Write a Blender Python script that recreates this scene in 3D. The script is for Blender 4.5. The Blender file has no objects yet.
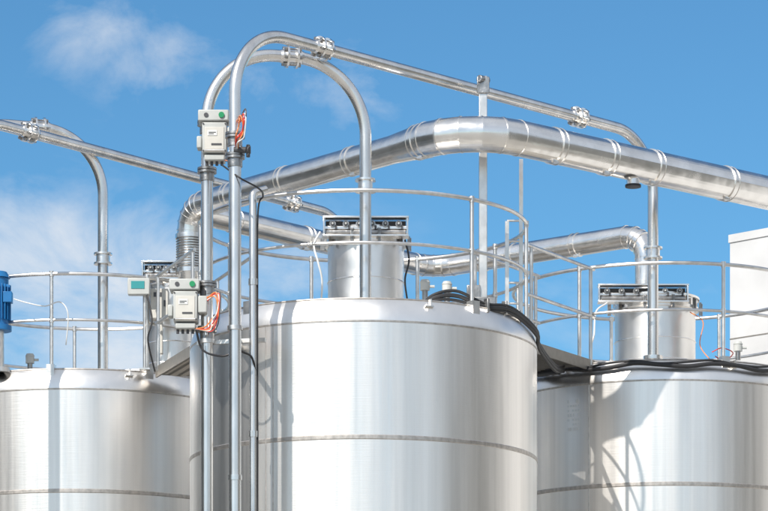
import bpy, bmesh, math, random
from mathutils import Vector, Matrix
random.seed(4)
F=3000.0; HZ=880.0; CZ=1.7
sc=bpy.context.scene

def P(u,v,d): return Vector(((u-384)*d/F, d, CZ+(HZ-v)*d/F))
def PZ(u,d,zr): return Vector(((u-384)*d/F, d, CZ+zr))
def V(*a): return Vector(a)

# ---------------------------------------------------------------- materials
def newmat(name):
    m=bpy.data.materials.new(name); m.use_nodes=True
    nt=m.node_tree; b=nt.nodes['Principled BSDF']
    return m,nt,b
def steel(name,col=(.72,.71,.69),rough=.35,rv=.12,streak=(6,6,.6),bump=.02,bs=(1.2,1.2,.5),dirt=.15,brush=None):
    m,nt,b=newmat(name)
    N=nt.nodes; L=nt.links
    tc=N.new('ShaderNodeTexCoord')
    mp=N.new('ShaderNodeMapping'); mp.inputs['Scale'].default_value=streak
    L.new(tc.outputs['Object'],mp.inputs['Vector'])
    n=N.new('ShaderNodeTexNoise'); n.inputs['Scale'].default_value=1.0; n.inputs['Detail'].default_value=6; n.inputs['Roughness'].default_value=.6
    L.new(mp.outputs[0],n.inputs['Vector'])
    mr=N.new('ShaderNodeMapRange'); mr.inputs['From Min'].default_value=.3; mr.inputs['From Max'].default_value=.7
    mr.inputs['To Min'].default_value=rough-rv/2; mr.inputs['To Max'].default_value=rough+rv/2
    L.new(n.outputs['Fac'],mr.inputs['Value']); L.new(mr.outputs[0],b.inputs['Roughness'])
    mx=N.new('ShaderNodeMix'); mx.data_type='RGBA'
    mx.inputs['A'].default_value=(*col,1); mx.inputs['B'].default_value=(*[c*(1-dirt) for c in col],1)
    n2=N.new('ShaderNodeTexNoise'); n2.inputs['Scale'].default_value=1.7; n2.inputs['Detail'].default_value=8
    mp2=N.new('ShaderNodeMapping'); mp2.inputs['Scale'].default_value=(streak[0]*.7,streak[1]*.7,streak[2]*.5); mp2.inputs['Location'].default_value=(3,8,1)
    L.new(tc.outputs['Object'],mp2.inputs['Vector']); L.new(mp2.outputs[0],n2.inputs['Vector'])
    mr2=N.new('ShaderNodeMapRange'); mr2.inputs['From Min'].default_value=.35; mr2.inputs['From Max'].default_value=.7
    L.new(n2.outputs['Fac'],mr2.inputs['Value']); L.new(mr2.outputs[0],mx.inputs['Factor'])
    L.new(mx.outputs['Result'],b.inputs['Base Color'])
    b.inputs['Metallic'].default_value=1
    mp3=N.new('ShaderNodeMapping'); mp3.inputs['Scale'].default_value=bs
    L.new(tc.outputs['Object'],mp3.inputs['Vector'])
    n3=N.new('ShaderNodeTexNoise'); n3.inputs['Scale'].default_value=1; n3.inputs['Detail'].default_value=2
    L.new(mp3.outputs[0],n3.inputs['Vector'])
    bp=N.new('ShaderNodeBump'); bp.inputs['Strength'].default_value=1; bp.inputs['Distance'].default_value=bump
    L.new(n3.outputs['Fac'],bp.inputs['Height'])
    last=bp
    if brush:
        mp4=N.new('ShaderNodeMapping'); mp4.inputs['Scale'].default_value=brush
        L.new(tc.outputs['Object'],mp4.inputs['Vector'])
        n4=N.new('ShaderNodeTexNoise'); n4.inputs['Scale'].default_value=1; n4.inputs['Detail'].default_value=3
        L.new(mp4.outputs[0],n4.inputs['Vector'])
        b2=N.new('ShaderNodeBump'); b2.inputs['Strength'].default_value=.24; b2.inputs['Distance'].default_value=.003
        L.new(n4.outputs['Fac'],b2.inputs['Height']); L.new(bp.outputs[0],b2.inputs['Normal']); last=b2
    L.new(last.outputs[0],b.inputs['Normal'])
    return m
def paint(name,col,rough=.45,var=.12,scale=9,metal=0):
    m,nt,b=newmat(name); N=nt.nodes; L=nt.links
    tc=N.new('ShaderNodeTexCoord'); n=N.new('ShaderNodeTexNoise'); n.inputs['Scale'].default_value=scale; n.inputs['Detail'].default_value=7
    L.new(tc.outputs['Object'],n.inputs['Vector'])
    mx=N.new('ShaderNodeMix'); mx.data_type='RGBA'
    mx.inputs['A'].default_value=(*[c*(1-var) for c in col],1); mx.inputs['B'].default_value=(*[min(1,c*(1+var)) for c in col],1)
    L.new(n.outputs['Fac'],mx.inputs['Factor']); L.new(mx.outputs['Result'],b.inputs['Base Color'])
    b.inputs['Roughness'].default_value=rough; b.inputs['Metallic'].default_value=metal
    bp=N.new('ShaderNodeBump'); bp.inputs['Strength'].default_value=.2; bp.inputs['Distance'].default_value=.004
    L.new(n.outputs['Fac'],bp.inputs['Height']); L.new(bp.outputs[0],b.inputs['Normal'])
    return m
M_SHELL=steel('silo_sheet_steel',(.97,.935,.89),.36,.10,(9,9,.30),.012,(1.6,1.6,.5),dirt=.15,brush=(3,3,120))
M_BAND=steel('silo_rim_steel',(.96,.93,.89),.33,.1,(3,3,3),.006,(3,3,2),dirt=.10)
M_SEAM=steel('weld_seam',(.60,.56,.52),.45,.1,(20,20,20),.002,(9,9,9),dirt=.3)
M_PIPE=steel('conveying_tube_steel',(.90,.87,.83),.25,.12,(7,7,2),.003,(5,5,2),dirt=.22)
M_DUCT=steel('duct_steel',(.96,.93,.89),.23,.14,(4,4,6),.010,(3,3,3),dirt=.16)
M_RAIL=steel('railing_steel',(.80,.78,.75),.36,.12,(9,9,9),.002,(9,9,9),dirt=.2)
M_DARKST=steel('cast_fitting',(.46,.45,.44),.35,.15,(12,12,12),.004,(22,22,22),dirt=.4)
M_BOX=paint('grey_aluminium_paint',(.47,.48,.46),.42,.16)
M_CREAM=paint('cream_enamel',(.58,.56,.51),.4,.12)
M_BLACK=paint('black_rubber',(.022,.022,.024),.5,.3)
M_DARK=paint('dark_grey_plastic',(.07,.07,.075),.4,.2)
M_GREEN=paint('green_indicator',(.02,.25,.10),.3)
M_RED=paint('red_hose',(.6,.05,.03),.35)
M_ORANGE=paint('orange_hose',(.70,.22,.06),.35)
M_WHITE=paint('white_plastic',(.75,.75,.73),.4,.05)
M_BLUE=paint('blue_enamel',(.015,.15,.38),.35,.2)
M_TEAL=paint('teal_screen',(.05,.28,.29),.15,.1)
M_CONC=paint('pale_concrete',(.56,.56,.56),.9,.2,1.6)
M_GRATE=paint('galvanised_grating',(.30,.28,.25),.5,.2,14,.6)
M_REFL_DARK=paint('dark_reflection_grey',(.19,.19,.18),.6,.15,2)  # dark grey for the added out-of-view blocks mirrored in the silos

# ---------------------------------------------------------------- geometry
def finish(bm,name,mat,parent=None,ang=32,bev=0):
    bmesh.ops.recalc_face_normals(bm,faces=bm.faces)
    for f in bm.faces: f.smooth=True
    for e in bm.edges:
        if len(e.link_faces)==2:
            if e.calc_face_angle(0)>math.radians(ang): e.smooth=False
    me=bpy.data.meshes.new(name); bm.to_mesh(me); bm.free()
    me.materials.append(mat)
    o=bpy.data.objects.new(name,me); sc.collection.objects.link(o)
    if parent: o.parent=parent
    if bev:
        b=o.modifiers.new('bevel','BEVEL'); b.width=bev; b.segments=2; b.limit_method='ANGLE'
    return o
def frame(d):
    d=d.normalized(); a=V(0,0,1) if abs(d.z)<.9 else V(0,1,0)
    x=d.cross(a).normalized(); return x,d.cross(x).normalized()
def tube(bm,path,r,seg=20,closed=False,caps=True):
    n=len(path); rs=r if isinstance(r,(list,tuple)) else [r]*n
    T=[]
    for i in range(n):
        if closed: t=path[(i+1)%n]-path[i-1]
        else:
            t=V(0,0,0)
            if i>0: t+= (path[i]-path[i-1]).normalized()
            if i<n-1: t+=(path[i+1]-path[i]).normalized()
        T.append(t.normalized())
    x,y=frame(T[0]); rings=[]
    for i in range(n):
        if i>0: x=(x-T[i]*x.dot(T[i])).normalized()
        y=T[i].cross(x)
        rings.append([bm.verts.new(path[i]+(x*math.cos(a)+y*math.sin(a))*rs[i]) for a in [2*math.pi*j/seg for j in range(seg)]])
    m=n if closed else n-1
    for i in range(m):
        A=rings[i];B_=rings[(i+1)%n]
        for j in range(seg):
            bm.faces.new((A[j],A[(j+1)%seg],B_[(j+1)%seg],B_[j]))
    if caps and not closed:
        bm.faces.new(rings[0][::-1]); bm.faces.new(rings[-1])
def cyl(bm,a,b,r,r2=None,seg=20): tube(bm,[a,b],[r,r if r2 is None else r2],seg)
def box(bm,c,s,rot=None):
    vs=[]
    for dx in(-.5,.5):
        for dy in(-.5,.5):
            for dz in(-.5,.5):
                v=V(dx*s[0],dy*s[1],dz*s[2])
                if rot is not None: v=rot@v
                vs.append(bm.verts.new(c+v))
    for q in((0,1,3,2),(4,6,7,5),(0,4,5,1),(2,3,7,6),(0,2,6,4),(1,5,7,3)): bm.faces.new([vs[i] for i in q])
def bar(bm,a,b,w,h):
    d=b-a; q=d.to_track_quat('X','Z').to_matrix(); box(bm,(a+b)/2,(d.length,w,h),q)
def lathe(bm,c,prof,seg=96):
    R=[[bm.verts.new(c+V(r*math.sin(2*math.pi*j/seg),-r*math.cos(2*math.pi*j/seg),z)) for j in range(seg)] for r,z in prof]
    for i in range(len(prof)-1):
        for j in range(seg):
            k=(j+1)%seg; bm.faces.new((R[i][j],R[i][k],R[i+1][k],R[i+1][j]))
def ring(bm,c,R,r,seg=96,s2=8):
    ps=[c+V(R*math.sin(2*math.pi*j/seg),-R*math.cos(2*math.pi*j/seg),0) for j in range(seg)]
    tube(bm,ps,r,s2,closed=True)
def fillet(pts,R,n=14):
    if not isinstance(R,(list,tuple)): R=[R]*len(pts)
    out=[pts[0]]
    for i in range(1,len(pts)-1):
        p=pts[i]; a=(pts[i-1]-p).normalized(); b=(pts[i+1]-p).normalized()
        turn=math.pi-a.angle(b); t=R[i]*math.tan(turn/2)
        c=p+(a+b).normalized()*(R[i]/math.cos(turn/2))
        s=p+a*t-c; e=p+b*t-c
        for k in range(n+1):
            f=k/n; w=(s*math.sin((1-f)*turn)+e*math.sin(f*turn))/math.sin(turn)
            out.append(c+w)
    out.append(pts[-1]); return out
def catmull(pts,n=10):
    o=[]; q=[pts[0]*2-pts[1]]+list(pts)+[pts[-1]*2-pts[-2]]
    for i in range(1,len(q)-2):
        for k in range(n):
            t=k/n; a,b,c,d=q[i-1:i+3]
            o.append(.5*((2*b)+(c-a)*t+(2*a-5*b+4*c-d)*t*t+(3*b-a-3*c+d)*t**3))
    o.append(pts[-1]); return o
def E(name):
    e=bpy.data.objects.new(name,None); sc.collection.objects.link(e); e.empty_display_size=.2; return e
def B(): return bmesh.new()
def coupling(bm,bmd,p,d,r):
    d=d.normalized(); x,y=frame(d)
    cyl(bm,p-d*.095,p+d*.095,r*1.18,seg=24)
    for s in(-1,1):
        cyl(bm,p+d*(s*.05-.011),p+d*(s*.05+.011),r*1.85,seg=24)
        tube(bm,[p+d*s*.095,p+d*s*.12],[r*1.18,r*1.02],24)
    for k in range(6):
        a=k*math.pi/3+.3; o=(x*math.cos(a)+y*math.sin(a))*r*1.5
        cyl(bmd,p+o-d*.085,p+o+d*.085,.008,seg=8)
        for s in(-1,1): cyl(bmd,p+o+d*(s*.075-.012),p+o+d*(s*.075+.012),.017,seg=6)
def collar(bm,p,d,r,w=.03,k=1.12):
    d=d.normalized(); cyl(bm,p-d*w/2,p+d*w/2,r*k,seg=28)

# ---------------------------------------------------------------- silos
RIM=CZ+5.77; RS=1.82
def silo(cx,D,posts,vseams=(-32,-29.3)):
    c=V((cx-384)*D/F,D,0)
    e=E('steel_silo')
    bm=B(); lathe(bm,c,[(RS,.9),(RS,RIM-.235)],128); finish(bm,'shell',M_SHELL,e)
    bm=B()
    lathe(bm,c,[(RS+.003,RIM-.236),(RS+.001,RIM-.20),(RS-.03,RIM-.10),(RS-.075,RIM-.012),(RS-.085,RIM)],128)
    finish(bm,'shoulder_band',M_BAND,e)
    bm=B()
    lathe(bm,c,[(RS-.085,RIM+.001),(RS-.2,RIM+.012),(1.0,RIM+.10),(.3,RIM+.17),(.001,RIM+.19)],96); finish(bm,'roof',M_BAND,e)
    bm=B()
    ring(bm,c+V(0,0,RIM),RS-.085,.011,128)
    for z,h in((RIM-.236,.012),(CZ+4.385,.026),(CZ+3.0,.02),(CZ+1.6,.02)):
        lathe(bm,c,[(RS-.002,z-h),(RS+.005,z-h*.6),(RS+.006,z+h*.6),(RS-.002,z+h)],128)
    for a in vseams:
        a=math.radians(a); p=c+V((RS+.001)*math.sin(a),-(RS+.001)*math.cos(a),0)
        tube(bm,[p+V(0,0,1),p+V(0,0,RIM-.25)],.005,6)
    finish(bm,'weld_seams',M_SEAM,e)
    bm=B(); lathe(bm,c,[(RS-.02,.9),(.5,.35)],64)
    for k in range(8):
        a=k*math.pi/4+.2; p=c+V(1.7*math.sin(a),-1.7*math.cos(a),0); box(bm,p+V(0,0,.5),(.16,.16,1.0))
        box(bm,p+V(0,0,.03),(.34,.34,.05))
    finish(bm,'hopper_and_legs',M_RAIL,e)
    bm=B()
    for a in (22,97,-70,160):
        a=math.radians(a); n=V(math.sin(a),-math.cos(a),0); R=Matrix.Rotation(a,3,'Z')
        box(bm,c+n*(RS-.05)+V(0,0,RIM-.06),(.09,.05,.012),R); box(bm,c+n*(RS-.02)+V(0,0,RIM-.03),(.012,.06,.07),R)
    finish(bm,'lifting_lugs',M_RAIL,e)
    g=E('guard_railing'); bm=B(); RR=1.71
    for zz,r in((1.08,.021),(.56,.017)): ring(bm,c+V(0,0,RIM+zz),RR,r,96,10)
    for a in posts:
        a=math.radians(a); n=V(math.sin(a),-math.cos(a),0)
        cyl(bm,c+n*RR+V(0,0,RIM-.05),c+n*RR+V(0,0,RIM+1.08),.021,seg=12)
        box(bm,c+n*(RR+.02)+V(0,0,RIM-.02),(.09,.10,.14),Matrix.Rotation(a,3,'Z'))
        for zz in(1.08,.56):
            cyl(bm,c+n*RR+V(0,0,RIM+zz-.03),c+n*RR+V(0,0,RIM+zz+.03),.027,seg=12)
    finish(bm,'rails_and_posts',M_RAIL,g)
    return c
cC=silo(363.5,31.5,(-41,40,84,124,160,-160,-122,-84))
cL=silo(85,35.6,(-7,30,72,110,150,-170,-130,-90,-48),vseams=(-29,))
cR=silo(660,35.0,(-37,19,62,104,150,-165,-120,-78),vseams=(-31,))
cB=silo(400,39.6,(0,45,90,135,180,225,270,315))

# ---------------------------------------------------------------- filters
def dust_filter(c,r,z0,z1,hdx=0.0):
    e=E('dust_filter'); bm=B()
    lathe(bm,c,[(r*1.06,z0),(r*1.06,z0+.03),(r,z0+.035),(r,z1)],64)
    finish(bm,'body',M_BAND,e)
    bm=B()
    lathe(bm,c,[(r+.001,z1-.01),(r*1.08,z1),(r*1.08,z1+.035),(r*1.05,z1+.04),(r*1.05,z1+.12),(r*1.1,z1+.125),(r*1.1,z1+.15),(r*.9,z1+.19),(.001,z1+.21)],64)
    for z in(z0+.2,z0+.44): ring(bm,c+V(0,0,z),r+.002,.006,64,6)
    finish(bm,'lid_and_flange',M_DUCT,e)
    h=c+V(hdx,-r*1.0,z1+.12)
    bm=B(); L=r*1.08
    box(bm,h+V(0,.03,0),(2*L,.10,.03)); box(bm,h+V(0,.0,.10),(2*L+.03,.16,.018)); box(bm,h+V(0,0,-.09),(2*L+.03,.16,.018))
    for s in(-1,1): box(bm,h+V(s*L,0,.005),(.018,.155,.17))
    finish(bm,'header_housing',M_DUCT,e,bev=.003)
    bm=B(); bd=B(); bw=B()
    box(bd,h+V(0,.065,0),(2*L-.03,.012,.165))
    cyl(bm,h+V(-L+.02,-.01,-.045),h+V(L-.02,-.01,-.045),.028,seg=12)
    n=6
    for k in range(n):
        x=-L+.09+(2*L-.18)*k/(n-1)
        cyl(bm,h+V(x,-.04,.035),h+V(x,.02,.035),.034,seg=16)
        cyl(bd,h+V(x,-.062,.035),h+V(x,-.04,.035),.020,seg=14)
        box(bd,h+V(x+.035,-.02,-.0),(.022,.04,.04))
        cyl(bw,h+V(x,-.068,.035),h+V(x,-.063,.035),.010,seg=10)
    finish(bm,'valve_bodies',M_DARKST,e); finish(bd,'solenoids',M_DARK,e); finish(bw,'valve_caps',M_BOX,e)
    bm=B()
    for k in range(10):
        a=math.radians(18+36*k); n_=V(math.sin(a),-math.cos(a),0); R=Matrix.Rotation(a,3,'Z')
        box(bm,c+n_*(r*1.1+.01)+V(0,0,z1+.04),(.03,.03,.15),R); cyl(bm,c+n_*(r*1.1+.03)+V(0,0,z1-.04),c+n_*(r*1.1+.03)+V(0,0,z1+.1),.008,seg=8)
    finish(bm,'toggle_clamps',M_DARKST,e)
    return e
dust_filter(V(-.19,31.5,0),.40,RIM+.05,CZ+6.64)
dust_filter(V((655-384)*35/F,35.0,0),.47,RIM+.05,CZ+6.62,-.18)
dust_filter(V((172-384)*34.7/F,34.7,0),.29,RIM-.02,CZ+6.86,0)

# ---------------------------------------------------------------- conveying pipes
r=.060
def zcol(bc,p,w=.09,k=1.28,f=.055):
    collar(bc,p,V(0,0,1),r,w,k)
    for s in(-1,1): collar(bc,p+V(0,0,s*f),V(0,0,1),r,.02,1.75)
e=E('conveying_pipe'); bm=B(); bc=B(); bd=B()
a=PZ(235,29.08,8.29); b=PZ(653,33.5,8.29)
tube(bm,fillet([V(a.x,a.y,.3),a,b,V(b.x,b.y,RIM-.02)],[0,.66,.62,0],18),r,24)
dr=(b-a).normalized()
for u,d in((323,29.9),(580,32.6)):
    k=(PZ(u,d,8.29)-a).dot(dr); coupling(bc,bd,a+dr*k,dr,r)
zcol(bc,V(b.x,b.y,CZ+7.0))
collar(bc,V(b.x,b.y,RIM+.06),V(0,0,1),r,.04,1.8)
for z in(3.2,5.6,8.7): collar(bc,V(a.x,a.y,z),V(0,0,1),r,.05,1.14)
finish(bm,'tube',M_PIPE,e); finish(bc,'couplings',M_DUCT,e); finish(bd,'bolts',M_DARKST,e)
e=E('conveying_pipe'); bm=B(); bc=B(); bd=B()
a2=PZ(207,29.8,8.24); b2=PZ(365.5,30.25,8.24)
tube(bm,fillet([V(a2.x,a2.y,.3),a2,b2,V(b2.x,b2.y,RIM-.02)],[0,.70,.74,0],20),r,24)
coupling(bc,bd,a2.lerp(b2,.53),(b2-a2),r)
zcol(bc,V(b2.x,b2.y,CZ+7.0))
collar(bc,V(b2.x,b2.y,RIM+.03),V(0,0,1),r,.04,1.6)
finish(bm,'tube',M_PIPE,e); finish(bc,'couplings',M_DUCT,e); finish(bd,'bolts',M_DARKST,e)
e=E('conveying_pipe'); bm=B(); bc=B(); bd=B()
a3=PZ(-58,33.6,8.52); b3=PZ(103,34.2,8.52)
tube(bm,fillet([V(a3.x,a3.y,.3),a3,b3,V(b3.x,b3.y,RIM-.02)],[0,.76,.72,0],20),r,24)
coupling(bc,bd,a3.lerp(b3,.60),(b3-a3),r)
zcol(bc,V(b3.x,b3.y,CZ+7.08),.10,1.3)
finish(bm,'tube',M_PIPE,e); finish(bc,'couplings',M_DUCT,e); finish(bd,'bolts',M_DARKST,e)
e=E('conveying_pipe'); bm=B(); bc=B(); bd=B()
zr=8.27; p0=PZ(45,zr*F/743,zr); p1=PZ(292,zr*F/677,zr); dr=(p1-p0).normalized()
a4=p0-dr*1.3; b4=p1+dr*1.15
tube(bm,fillet([V(a4.x,a4.y,.3),a4,b4,V(b4.x,b4.y,RIM)],[0,.66,.62,0],18),r,24)
coupling(bc,bd,p1,dr,r); coupling(bc,bd,p0-dr*.25,dr,r)
finish(bm,'tube',M_PIPE,e); finish(bc,'couplings',M_DUCT,e); finish(bd,'bolts',M_DARKST,e)
e=E('cable_conduit'); bm=B()
a5=PZ(253,29.6,0)
tube(bm,fillet([V(a5.x,a5.y,.3),V(a5.x,a5.y,CZ+6.78),V(a5.x+.12,a5.y+.1,CZ+6.84)],[0,.05,0],5),.037,16)
for z in(4.4,6.1,7.6): collar(bm,V(a5.x,a5.y,z),V(0,0,1),.037,.06,1.25)
finish(bm,'tube',M_PIPE,e)
e=E('pipe_bracket'); bm=B()
for z in(3.0,5.2,7.05):
    A=V(a2.x,a2.y,z); Bp=V(a.x,a.y,z); Cc=V(a5.x,a5.y,z)
    bar(bm,A+V(-.1,.10,0),Cc+V(.12,.12,0),.05,.04)
    bar(bm,Bp+V(0,.05,0),Bp+V(0,1.25,0),.04,.04)
    for q in(A,Bp): collar(bm,q,V(0,0,1),r,.04,1.25)
finish(bm,'clamps_and_arms',M_RAIL,e)

# ---------------------------------------------------------------- ducts
def duct(name,pts,R,rad,seams,n=5):
    e=E(name); bm=B(); bs=B()
    path=fillet(pts,R,n)
    Ls=[0]
    for i in range(1,len(path)): Ls.append(Ls[-1]+(path[i]-path[i-1]).length)
    dense=[];rr=[]
    for i in range(len(path)-1):
        k=max(1,int((path[i+1]-path[i]).length/.5))
        for j in range(k):
            f=j/k; dense.append(path[i].lerp(path[i+1],f)); rr.append(rad((Ls[i]+(Ls[i+1]-Ls[i])*f)/Ls[-1]))
    dense.append(path[-1]); rr.append(rad(1))
    tube(bm,dense,rr,40)
    finish(bm,'duct_wall',M_DUCT,e,ang=9)
    def at(s):
        s*=Ls[-1]
        for i in range(len(path)-1):
            if Ls[i+1]>=s:
                f=(s-Ls[i])/(Ls[i+1]-Ls[i]); return path[i].lerp(path[i+1],f),(path[i+1]-path[i]).normalized()
    for i in range(1,len(path)-1):
        d=((path[i+1]-path[i]).normalized()+(path[i]-path[i-1]).normalized()).normalized()
        cyl(bs,path[i]-d*.008,path[i]+d*.008,rad(Ls[i]/Ls[-1])+.006,seg=40)
    for s in seams:
        p,d=at(s); cyl(bs,p-d*.028,p+d*.028,rad(s)+.006,seg=40)
        for q in(-.034,.034): cyl(bs,p+d*(q-.005),p+d*(q+.005),rad(s)+.012,seg=40)
        # band lock
        x_,y_=frame(d); o=(V(0,0,-1)*.9-V(0,1,0)*.4).normalized(); bar(bs,p+o*(rad(s)+.015)-d*.04,p+o*(rad(s)+.015)+d*.04,.03,.03)
    finish(bs,'joint_bands',M_DUCT,e)
    return e,at
Z=7.65
dr=(PZ(768,Z*F/687,Z)-PZ(470,30.5,Z)).normalized(); R_end=PZ(470,30.5,Z)+dr*6.5
Lf=PZ(190,34.15,Z)
e,at=duct('ventilation_duct',[R_end,PZ(470,30.5,Z),Lf,V(Lf.x,Lf.y,CZ+6.98)],[0,.66,.26,0],lambda s:(.182 if s<.60 else (.182-.035*min(1,(s-.60)/.02))),[.10,.235,.335,.395,.46,.605,.70,.80,.885])
bm=B(); bd=B()
p,d=at(.36); cyl(bm,p+V(0,0,-.16),p+V(0,0,-.235),.07,seg=20); cyl(bd,p+V(0,-.02,-.235),p+V(0,-.02,-.26),.085,seg=20)
finish(bm,'inspection_port',M_DUCT,e); finish(bd,'port_cap',M_BLACK,e)
e=E('flexible_hose'); bm=B(); x,y=Lf.x,Lf.y; pts=[];rr=[]
for k in range(60):
    pts.append(V(x,y,CZ+7.30-.36*k/59)); rr.append(.150+.012*math.sin(k*1.3))
tube(bm,pts,rr,32); finish(bm,'corrugated_sleeve',M_DARKST,e,ang=80)
bm=B()
for z in(7.32,6.93): collar(bm,V(x,y,CZ+z),V(0,0,1),.150,.05,1.12)
cyl(bm,V(x,y,CZ+6.93),V(x,y,CZ+6.80),.15,.12); finish(bm,'clamp_bands',M_DUCT,e)
zr=7.58
s0=PZ(205,34.15,zr); s1=PZ(432,zr*F/612,zr); s2=PZ(646,zr*F/646,zr)
duct('ventilation_duct',[s0,s1,s2,V(s2.x,s2.y,CZ+6.75)],[0,.35,.28,0],lambda s:.132,[.06,.22,.36,.60,.66,.78,.9],n=4)

# ---------------------------------------------------------------- masts
e=E('support_mast'); bm=B()
m0=PZ(483,31.22,0)
box(bm,V(m0.x,m0.y,(RIM+CZ+8.36)/2),(.085,.075,CZ+8.36-RIM)); finish(bm,'post',M_RAIL,e,bev=.006)
bm=B()
box(bm,V(m0.x,m0.y-.05,CZ+8.26),(.13,.02,.17)); cyl(bm,V(m0.x-.045,m0.y-.07,CZ+8.32),V(m0.x+.05,m0.y+.02,CZ+8.32),.04,seg=16)
box(bm,V(m0.x,m0.y,RIM+.10),(.26,.2,.36))
box(bm,V(m0.x-.1,m0.y,RIM+.34),(.14,.14,.14))
finish(bm,'base_and_clamp',M_DARKST,e,bev=.006)
e=E('access_ladder'); bm=B()
for u in(507,521):
    q=PZ(u,31.9,0); top=CZ+7.66 if u==521 else CZ+7.0
    box(bm,V(q.x,q.y,(RIM-.35+top)/2),(.040,.06,top-RIM+.35))
q0=PZ(507,31.9,0);q1=PZ(521,31.9,0)
for k in range(8):
    z=RIM-.3+k*.22; cyl(bm,V(q0.x,q0.y,z),V(q1.x,q1.y,z),.012,seg=8)
finish(bm,'stiles_and_rungs',M_RAIL,e)

def walkway(a,b,w):
    e=E('walkway'); bm=B(); d=(b-a).normalized(); s=V(d.y,-d.x,0)
    for q in(-1,1): bar(bm,a+s*q*w/2,b+s*q*w/2,.02,.12)
    n=int((b-a).length/.05)
    for k in range(n+1): p=a.lerp(b,k/n); bar(bm,p-s*w/2,p+s*w/2,.008,.05)
    for k in range(7): q=-w/2+w*k/6; bar(bm,a+s*q+V(0,0,.01),b+s*q+V(0,0,.01),.008,.04)
    finish(bm,'grating',M_GRATE,e); bm=B()
    for q in(-1,1):
        for z in(.55,1.08): cyl(bm,a+s*q*w/2+V(0,0,z),b+s*q*w/2+V(0,0,z),.02,seg=10)
        for f in(.05,.95): p=a.lerp(b,f)+s*q*w/2; cyl(bm,p,p+V(0,0,1.08),.02,seg=10)
    finish(bm,'handrails',M_RAIL,e)
walkway(V(1.25,32.45,RIM-.02),V(2.05,33.75,RIM-.02),.7)
walkway(V(-1.72,32.6,RIM-.02),V(-2.25,34.1,RIM-.02),.7)

# ---------------------------------------------------------------- valve boxes
def valve_box(c,flip=1,k=1.0):
    e=E('valve_actuator_box'); bm=B()
    box(bm,c,(.24,.22,.30)); box(bm,c+V(-.01,0,.215),(.30,.24,.11)); box(bm,c+V(0,0,-.19),(.20,.18,.06))
    box(bm,c+V(flip*.17,-.02,.02),(.09,.16,.17)); box(bm,c+V(-.15,-.02,-.04),(.05,.14,.12))
    finish(bm,'housing',M_BOX,e,bev=.012)
    bm=B(); box(bm,c+V(0,-.112,-.01),(.19,.012,.22)); finish(bm,'door',M_CREAM,e,bev=.004)
    bm=B()
    box(bm,c+V(-.02,-.121,.04),(.09,.006,.05)); finish(bm,'label_plate',M_WHITE,e)
    bm=B()
    cyl(bm,c+V(.07,-.135,.215),c+V(.07,-.12,.215),.028,seg=20); finish(bm,'indicator',M_GREEN,e)
    bm=B()
    cyl(bm,c+V(-.08,-.128,.215),c+V(-.08,-.12,.215),.022,seg=16)
    cyl(bm,c+V(flip*.17,-.02,.10),c+V(flip*.17,-.02,.17),.03,seg=14)
    for q in range(4):
        cyl(bm,c+V(-.08+.05*q,-.03,-.22),c+V(-.08+.05*q,-.03,-.26),.014,seg=10)
    for i in(-1,1):
        for j in(-1,1): cyl(bm,c+V(i*.108,-.118,j*.132),c+V(i*.108,-.108,j*.132),.009,seg=6)
    box(bm,c+V(.02,-.121,-.07),(.10,.006,.016)); box(bm,c+V(-.02,-.1255,.045),(.07,.003,.008)); box(bm,c+V(-.03,-.1255,.03),(.05,.003,.006))
    finish(bm,'glands_and_screws',M_DARK,e)
    bm=B(); cyl(bm,c+V(flip*.2,-.06,-.1),c+V(flip*.2,-.06,-.22),.03,seg=16); cyl(bm,c+V(flip*.2,-.06,-.22),c+V(flip*.2,-.06,-.28),.018,seg=12)
    cyl(bm,c+V(-.1,-.11,-.13),c+V(.1,-.11,-.13),.014,seg=10)
    finish(bm,'pneumatic_cylinder',M_PIPE,e)
    rnd=random.Random(7+int(c.x*10))
    for mat,nm,off in((M_ORANGE,'orange_hose',0),(M_RED,'red_hose',.02),(M_WHITE,'white_hose',.04),(M_DARK,'black_hose',.055),(M_ORANGE,'orange_hose',.03),(M_RED,'red_hose',.05)):
        bm=B(); g=flip; j=lambda s=.03: rnd.uniform(-s,s)
        pts=[c+V(g*.19,-.08,.09-off),c+V(g*(.27+off)*k+j(),-.60 if c.z>7.6 and c.x<-1.6 and c.y<29.6 else -.13,.07+off+j()),c+V(g*(.28+off*.5)*k+j(),-.60 if c.y<29.6 else -.14,-.05-off+j()),c+V(g*.26*k+j(),-.58 if c.y<29.6 else -.1,-.12-off+j()),c+V(g*(.20+off),-.09,-.20-off),c+V(g*.1,-.07,-.22)]
        tube(bm,catmull(pts),.0065,8); finish(bm,nm,mat,e)
    return e
valve_box(P(215,140,29.45)); valve_box(P(186,308,29.75),1,1.12)
e=E('hand_valve'); bm=B(); p=P(244,150,29.0); cyl(bm,p+V(-.1,0,0),p+V(.02,0,0),.03,seg=14); cyl(bm,p+V(.02,0,0),p+V(.065,0,0),.038,seg=14); cyl(bm,p+V(.04,0,-.07),p+V(.04,0,.05),.02,seg=10)
finish(bm,'body_and_knob',M_DARK,e,bev=.004)
e=E('pipe_valve'); bm=B()
for uu,dd,zz in((207,29.8,CZ+7.5),(207,29.8,CZ+7.03),(207,29.8,CZ+5.9),(207,29.8,CZ+5.45),(235,29.08,CZ+7.2),(235,29.08,CZ+7.0)):
    q=PZ(uu,dd,0); collar(bm,V(q.x,q.y,zz),V(0,0,1),r,.022,1.6); collar(bm,V(q.x,q.y,zz+.03),V(0,0,1),r,.022,1.6); collar(bm,V(q.x,q.y,zz-.05),V(0,0,1),r,.08,1.2)
finish(bm,'flanges',M_DARKST,e)

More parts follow.
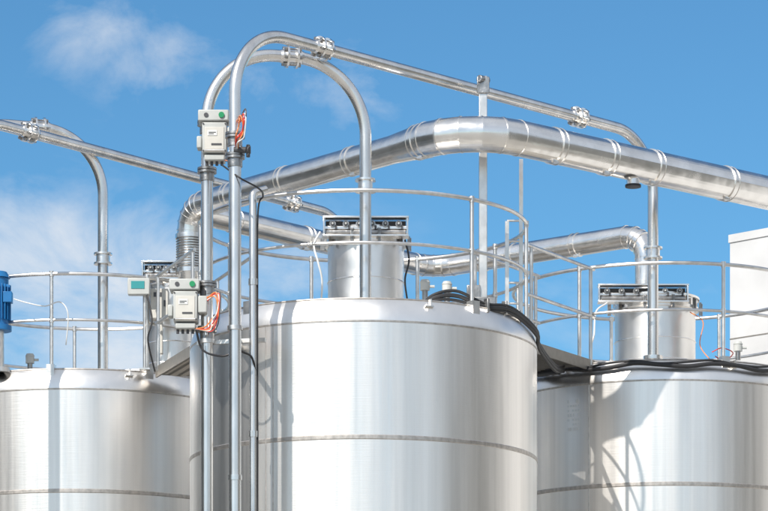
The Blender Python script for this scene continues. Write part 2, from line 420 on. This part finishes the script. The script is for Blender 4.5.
e=E('display_panel'); c=P(139,287,33.9); bm=B(); box(bm,c,(.25,.10,.19)); finish(bm,'case',M_BOX,e,bev=.012)
bm=B(); box(bm,c+V(-.01,-.053,.015),(.15,.006,.085)); finish(bm,'screen',M_TEAL,e)
bm=B(); cyl(bm,V(c.x+.06,c.y+.05,RIM),V(c.x+.06,c.y+.05,c.z+.05),.02,seg=10); box(bm,V(c.x+.06,c.y+.05,RIM+.01),(.12,.12,.02)); finish(bm,'stand',M_RAIL,e)
e=E('control_cabinet'); bm=B(); c=P(160,305,34.1); box(bm,c,(.20,.2,.34)); box(bm,c+V(0,0,-.36),(.07,.07,.4)); finish(bm,'case',M_CREAM,e,bev=.01)
bm=B(); box(bm,c+V(.06,-.104,0),(.02,.01,.07)); box(bm,c+V(-.02,-.102,.1),(.09,.005,.05)); finish(bm,'latch',M_DARK,e)
e=E('electric_motor'); c=P(-2,303,34.0); bm=B()
cyl(bm,c+V(0,0,-.26),c+V(0,0,.28),.12,seg=28)
for k in range(22):
    a_=2*math.pi*k/22; n_=V(math.cos(a_),math.sin(a_),0); box(bm,c+n_*.13+V(0,0,.0),(.035,.007,.40),Matrix.Rotation(a_,3,'Z'))
cyl(bm,c+V(0,0,.28),c+V(0,0,.35),.14,.10,seg=28); cyl(bm,c+V(0,0,-.32),c+V(0,0,-.26),.155,seg=28)
box(bm,c+V(.12,-.06,.05),(.10,.12,.12)); finish(bm,'finned_case',M_BLUE,e,bev=.003)
bm=B(); cyl(bm,V(c.x,c.y,RIM-.02),c+V(0,0,-.32),.07,seg=20); cyl(bm,V(c.x,c.y,RIM-.02),V(c.x,c.y,RIM+.03),.14,seg=24); finish(bm,'gearbox_stand',M_RAIL,e)

# ---------------------------------------------------------------- cables
def cable(pts,rad,mat,name='cable'):
    bm=B(); tube(bm,catmull([Vector(p) for p in pts]),rad,10); return finish(bm,name,mat)
def onrim(c,ang,dz,R=RS): a=math.radians(ang); return V(c.x+R*math.sin(a),c.y-R*math.cos(a),RIM+dz)
e=E('cable_bundle')
for k,(o,rr_) in enumerate(((0,.022),(.032,.016),(-.03,.015))):
    bm=B()
    pts=[onrim(cC,26,-.02+o,RS-.5),onrim(cC,29,.09+o,RS-.35),onrim(cC,37,.12+o*1.5,RS-.25),onrim(cC,46,.02+o,RS-.10),onrim(cC,56,.04+o,RS-.06),onrim(cC,66,.0+o,RS-.04),onrim(cC,78,-.10+o,RS+.02),onrim(cC,92,-.16+o,RS+.03),V(1.85,32.6,RIM-.2+o),V(2.0,33.4,RIM-.08+o)]
    tube(bm,catmull(pts),rr_,10); finish(bm,'cable',M_BLACK,e)
bm=B()
for an,dz in((46,.03),(56,.05),(66,.01)): 
    q=onrim(cC,an,dz,RS-.08); box(bm,q,(.03,.06,.14),Matrix.Rotation(math.radians(an),3,'Z'))
finish(bm,'cable_clips',M_DARKST,e,bev=.006)
e=E('cable_bundle')
for k,(o,rr_) in enumerate(((0,.024),(.036,.014))):
    bm=B(); pts=[V(1.95,33.4,RIM-.12+o),onrim(cR,-62,-.02+o,RS+.03)]
    for j,an in enumerate(range(-50,100,9)): pts.append(onrim(cR,an,-.07+.022*math.sin(j*1.9+k)+o*.9,RS+.02))
    tube(bm,catmull(pts),rr_,10); finish(bm,'cable',M_BLACK,e)
e=E('cable_bundle')
bm=B(); tube(bm,catmull([P(222,165,29.2),P(240,178,29.0),P(258,188,29.2),P(263,196,29.5),P(258,212,29.6),P(257.5,300,29.6),P(257.5,520,29.6)]),.009,8); finish(bm,'cable',M_BLACK,e)
bm=B(); tube(bm,catmull([P(196,330,29.6),P(203,350,29.65),P(222,356,29.4),P(243,352,29.4),P(256,378,29.6),P(257.5,520,29.6)]),.011,8); finish(bm,'cable',M_BLACK,e)
for nm,pts,rad,mat in(
  ('air_hose',[P(320,232,31.0),P(314,245,30.9),P(318,262,30.85),P(322,280,30.9),P(321,305,31.0)],.010,M_WHITE),
  ('air_hose',[P(405,240,31.0),P(409,260,30.9),P(405,280,30.9),P(408,305,31.0)],.010,M_BLACK),
  ('air_hose',[P(607,303,34.4),P(596,312,34.2),P(594,335,34.1),P(590,350,34.2),P(592,370,34.3)],.010,M_WHITE),
  ('air_hose',[P(690,312,34.6),P(703,322,34.4),P(700,345,34.3),P(712,362,34.2)],.006,M_ORANGE),
  ('air_hose',[P(712,352,34.2),P(722,348,34.1),P(733,353,34.0),P(724,361,33.9),P(715,356,33.9)],.006,M_RED),
  ('air_hose',[P(14,299,33.9),P(28,303,33.7),P(45,306,33.7),P(60,302,33.8),P(68,314,33.8),P(66,345,33.9)],.007,M_WHITE),
  ('air_hose',[P(147,295,33.85),P(152,320,33.8),P(148,340,33.8),P(155,372,33.9)],.010,M_BLACK)):
    cable(pts,rad,mat,nm)

def sensor(p,name='level_sensor'):
    e=E(name); bm=B(); cyl(bm,p,p+V(0,0,.10),.03,seg=14); finish(bm,'neck',M_DARKST,e)
    bm=B(); cyl(bm,p+V(0,0,.10),p+V(0,0,.18),.05,seg=20); cyl(bm,p+V(0,0,.18),p+V(0,0,.21),.055,.04,seg=20); cyl(bm,p+V(.05,0,.14),p+V(.10,0,.14),.015,seg=10); finish(bm,'head',M_BOX,e)
sensor(P(425,300,31.2)); sensor(P(447,302,30.9)); sensor(P(30,372,34.6)); sensor(P(738,360,34.4))
e=E('stencil_marking'); bm=B()
for i in range(7):
    for j in range(5):
        if random.random()<.2: continue
        an=math.radians(-39.5+1.1*j+.2*random.random()); z=CZ+(HZ-402-4.6*i)*33.6/F
        n_=V(math.sin(an),-math.cos(an),0); box(bm,cR+n_*(RS+.003)+V(0,0,z),(.016+.014*random.random(),.003,.022 if i%3 else .034),Matrix.Rotation(an,3,'Z'))
finish(bm,'characters',M_WHITE,e)

# ---------------------------------------------------------------- buildings and ground
e=E('concrete_building'); zt=CZ+645*38/F
w0=PZ(730,38,0); d1=V(.72,-.69,0).normalized(); d2=V(.69,.72,0)
c=w0+d1*4+d2*3; rot=Matrix(((d1.x,d2.x,0),(d1.y,d2.y,0),(0,0,1)))
bm=B(); box(bm,V(c.x,c.y,zt/2-.05),(8,6,zt-.1),rot); finish(bm,'walls',M_CONC,e)
bm=B(); box(bm,V(c.x,c.y,zt-.05),(8.03,6.03,.10),rot); finish(bm,'parapet_cap',M_CONC,e)
bm=B()
for z in(2.4,4.8,7.3,8.55): box(bm,V(c.x,c.y,z),(8.008,6.008,.015),rot)
finish(bm,'panel_joints',M_GRATE,e)
def reflection_block(cx,cy,sx,sy,h,face):  # unseen block, added so the silo edges reflect something dark
    e=E('reflection_block'); bm=B(); box(bm,V(cx,cy,h/2),(sx,sy,h))
    fx=cx+face*sx/2
    for k in range(int(sy/.8)): box(bm,V(fx+face*.03,cy-sy/2+.4+k*.8,h/2),(.06,.25,h-.02))
    finish(bm,'reflection_block_ribs',M_REFL_DARK,e)
    bm=B(); box(bm,V(cx,cy,h+.1),(sx+.3,sy+.3,.25)); finish(bm,'reflection_block_cap',M_GRATE,e)
    bm=B()
    for k in range(4): box(bm,V(fx+face*.08,cy-sy/2+4+k*sy/4.5,2.2),(.1,3.6,4.4))
    finish(bm,'reflection_block_panels',M_BOX,e)
reflection_block(27,36,16,40,13,-1)  # invented side blocks outside the frame, there for contrast in the steel
reflection_block(-27,38,16,40,13,1)
bm=B(); S=3000
vs=[bm.verts.new(V(x_,y_,0)) for x_,y_ in((-S,-S),(S,-S),(S,S),(-S,S))]; bm.faces.new(vs)
finish(bm,'ground',paint('yard_concrete',(.33,.32,.30),.9,.15,.6))

# ---------------------------------------------------------------- light, sky
EL=40; AZ=212
sd=V(math.sin(math.radians(AZ))*math.cos(math.radians(EL)),math.cos(math.radians(AZ))*math.cos(math.radians(EL)),math.sin(math.radians(EL)))
l=bpy.data.lights.new('sun','SUN'); l.energy=5.0; l.angle=math.radians(.5); l.color=(1,.95,.88)
lo=bpy.data.objects.new('sun',l); sc.collection.objects.link(lo); lo.rotation_euler=(-sd).to_track_quat('-Z','Y').to_euler(); lo.location=sd*30
w=bpy.data.worlds.new('World'); sc.world=w; w.use_nodes=True; nt=w.node_tree; N=nt.nodes; L=nt.links
bg=N['Background']; bg.inputs['Strength'].default_value=.12
sky=N.new('ShaderNodeTexSky'); sky.sky_type='NISHITA'; sky.sun_disc=False; sky.sun_elevation=math.radians(EL); sky.sun_rotation=math.radians(AZ)
sky.air_density=1.0; sky.dust_density=.3; sky.ozone_density=2.5
tc=N.new('ShaderNodeTexCoord')
tint=N.new('ShaderNodeMix'); tint.data_type='RGBA'; tint.blend_type='MULTIPLY'; tint.inputs['Factor'].default_value=1; tint.inputs['B'].default_value=(.48,.86,1.03,1)
L.new(sky.outputs[0],tint.inputs['A'])
mp=N.new('ShaderNodeMapping'); mp.inputs['Scale'].default_value=(1,1,1.7); L.new(tc.outputs['Generated'],mp.inputs['Vector'])
nz=N.new('ShaderNodeTexNoise'); nz.inputs['Scale'].default_value=19; nz.inputs['Detail'].default_value=11; nz.inputs['Roughness'].default_value=.60; nz.inputs['Distortion'].default_value=.35
L.new(mp.outputs[0],nz.inputs['Vector'])
def math_(op,a,b=None,c=False):
    m=N.new('ShaderNodeMath'); m.operation=op; m.use_clamp=c
    for i,x in enumerate((a,b)):
        if x is None: continue
        if isinstance(x,(int,float)): m.inputs[i].default_value=x
        else: L.new(x,m.inputs[i])
    return m.outputs[0]
acc=None
for u,v,rad,st in((90,35,110,.62),(160,65,110,.62),(240,85,110,.52),(345,90,100,.72),(20,260,180,1.0),(130,250,120,1.0),(90,340,200,.95),(300,270,140,.60),(230,310,140,.66),(560,300,120,.36),(650,370,190,.46)):
    q=V((u-384)/F,1,(HZ-v)/F).normalized(); q.z*=1.7
    dn=N.new('ShaderNodeVectorMath'); dn.operation='DISTANCE'; L.new(mp.outputs[0],dn.inputs[0]); dn.inputs[1].default_value=q
    mr=N.new('ShaderNodeMapRange'); mr.interpolation_type='SMOOTHSTEP'; mr.inputs['From Min'].default_value=0; mr.inputs['From Max'].default_value=rad*1.3/F; mr.inputs['To Min'].default_value=st; mr.inputs['To Max'].default_value=0
    L.new(dn.outputs['Value'],mr.inputs['Value'])
    acc=mr.outputs[0] if acc is None else math_('MAXIMUM',acc,mr.outputs[0])
sx=N.new('ShaderNodeSeparateXYZ'); L.new(tc.outputs['Generated'],sx.inputs[0])
back=N.new('ShaderNodeMapRange'); back.inputs['From Min'].default_value=.85; back.inputs['From Max'].default_value=.2; back.inputs['To Min'].default_value=0; back.inputs['To Max'].default_value=.9
L.new(sx.outputs['Y'],back.inputs['Value'])
acc=math_('MAXIMUM',acc,back.outputs[0])
nn=math_('SUBTRACT',nz.outputs['Fac'],.5)
f=math_('ADD',math_('MULTIPLY',nn,2.5),math_('SUBTRACT',acc,.28))
f=math_('MULTIPLY',f,1.2,True)
f=math_('MULTIPLY',f,math_('MULTIPLY',acc,1.5,True))
f=math_('MULTIPLY',f,.85,True)
cm=N.new('ShaderNodeMix'); cm.data_type='RGBA'; L.new(f,cm.inputs['Factor']); L.new(tint.outputs['Result'],cm.inputs['A']); cm.inputs['B'].default_value=(6.7,7.0,7.4,1)
L.new(cm.outputs['Result'],bg.inputs['Color'])

cam=bpy.data.cameras.new('camera'); co=bpy.data.objects.new('camera',cam); sc.collection.objects.link(co)
co.location=(0,0,CZ); co.rotation_euler=(math.radians(90),0,0); cam.sensor_width=36; cam.lens=36*F/768; cam.shift_y=(HZ-255.5)/768; cam.clip_end=8000; cam.clip_start=.5
sc.camera=co
sc.view_settings.view_transform='Standard'; sc.view_settings.look='None'; sc.view_settings.exposure=0
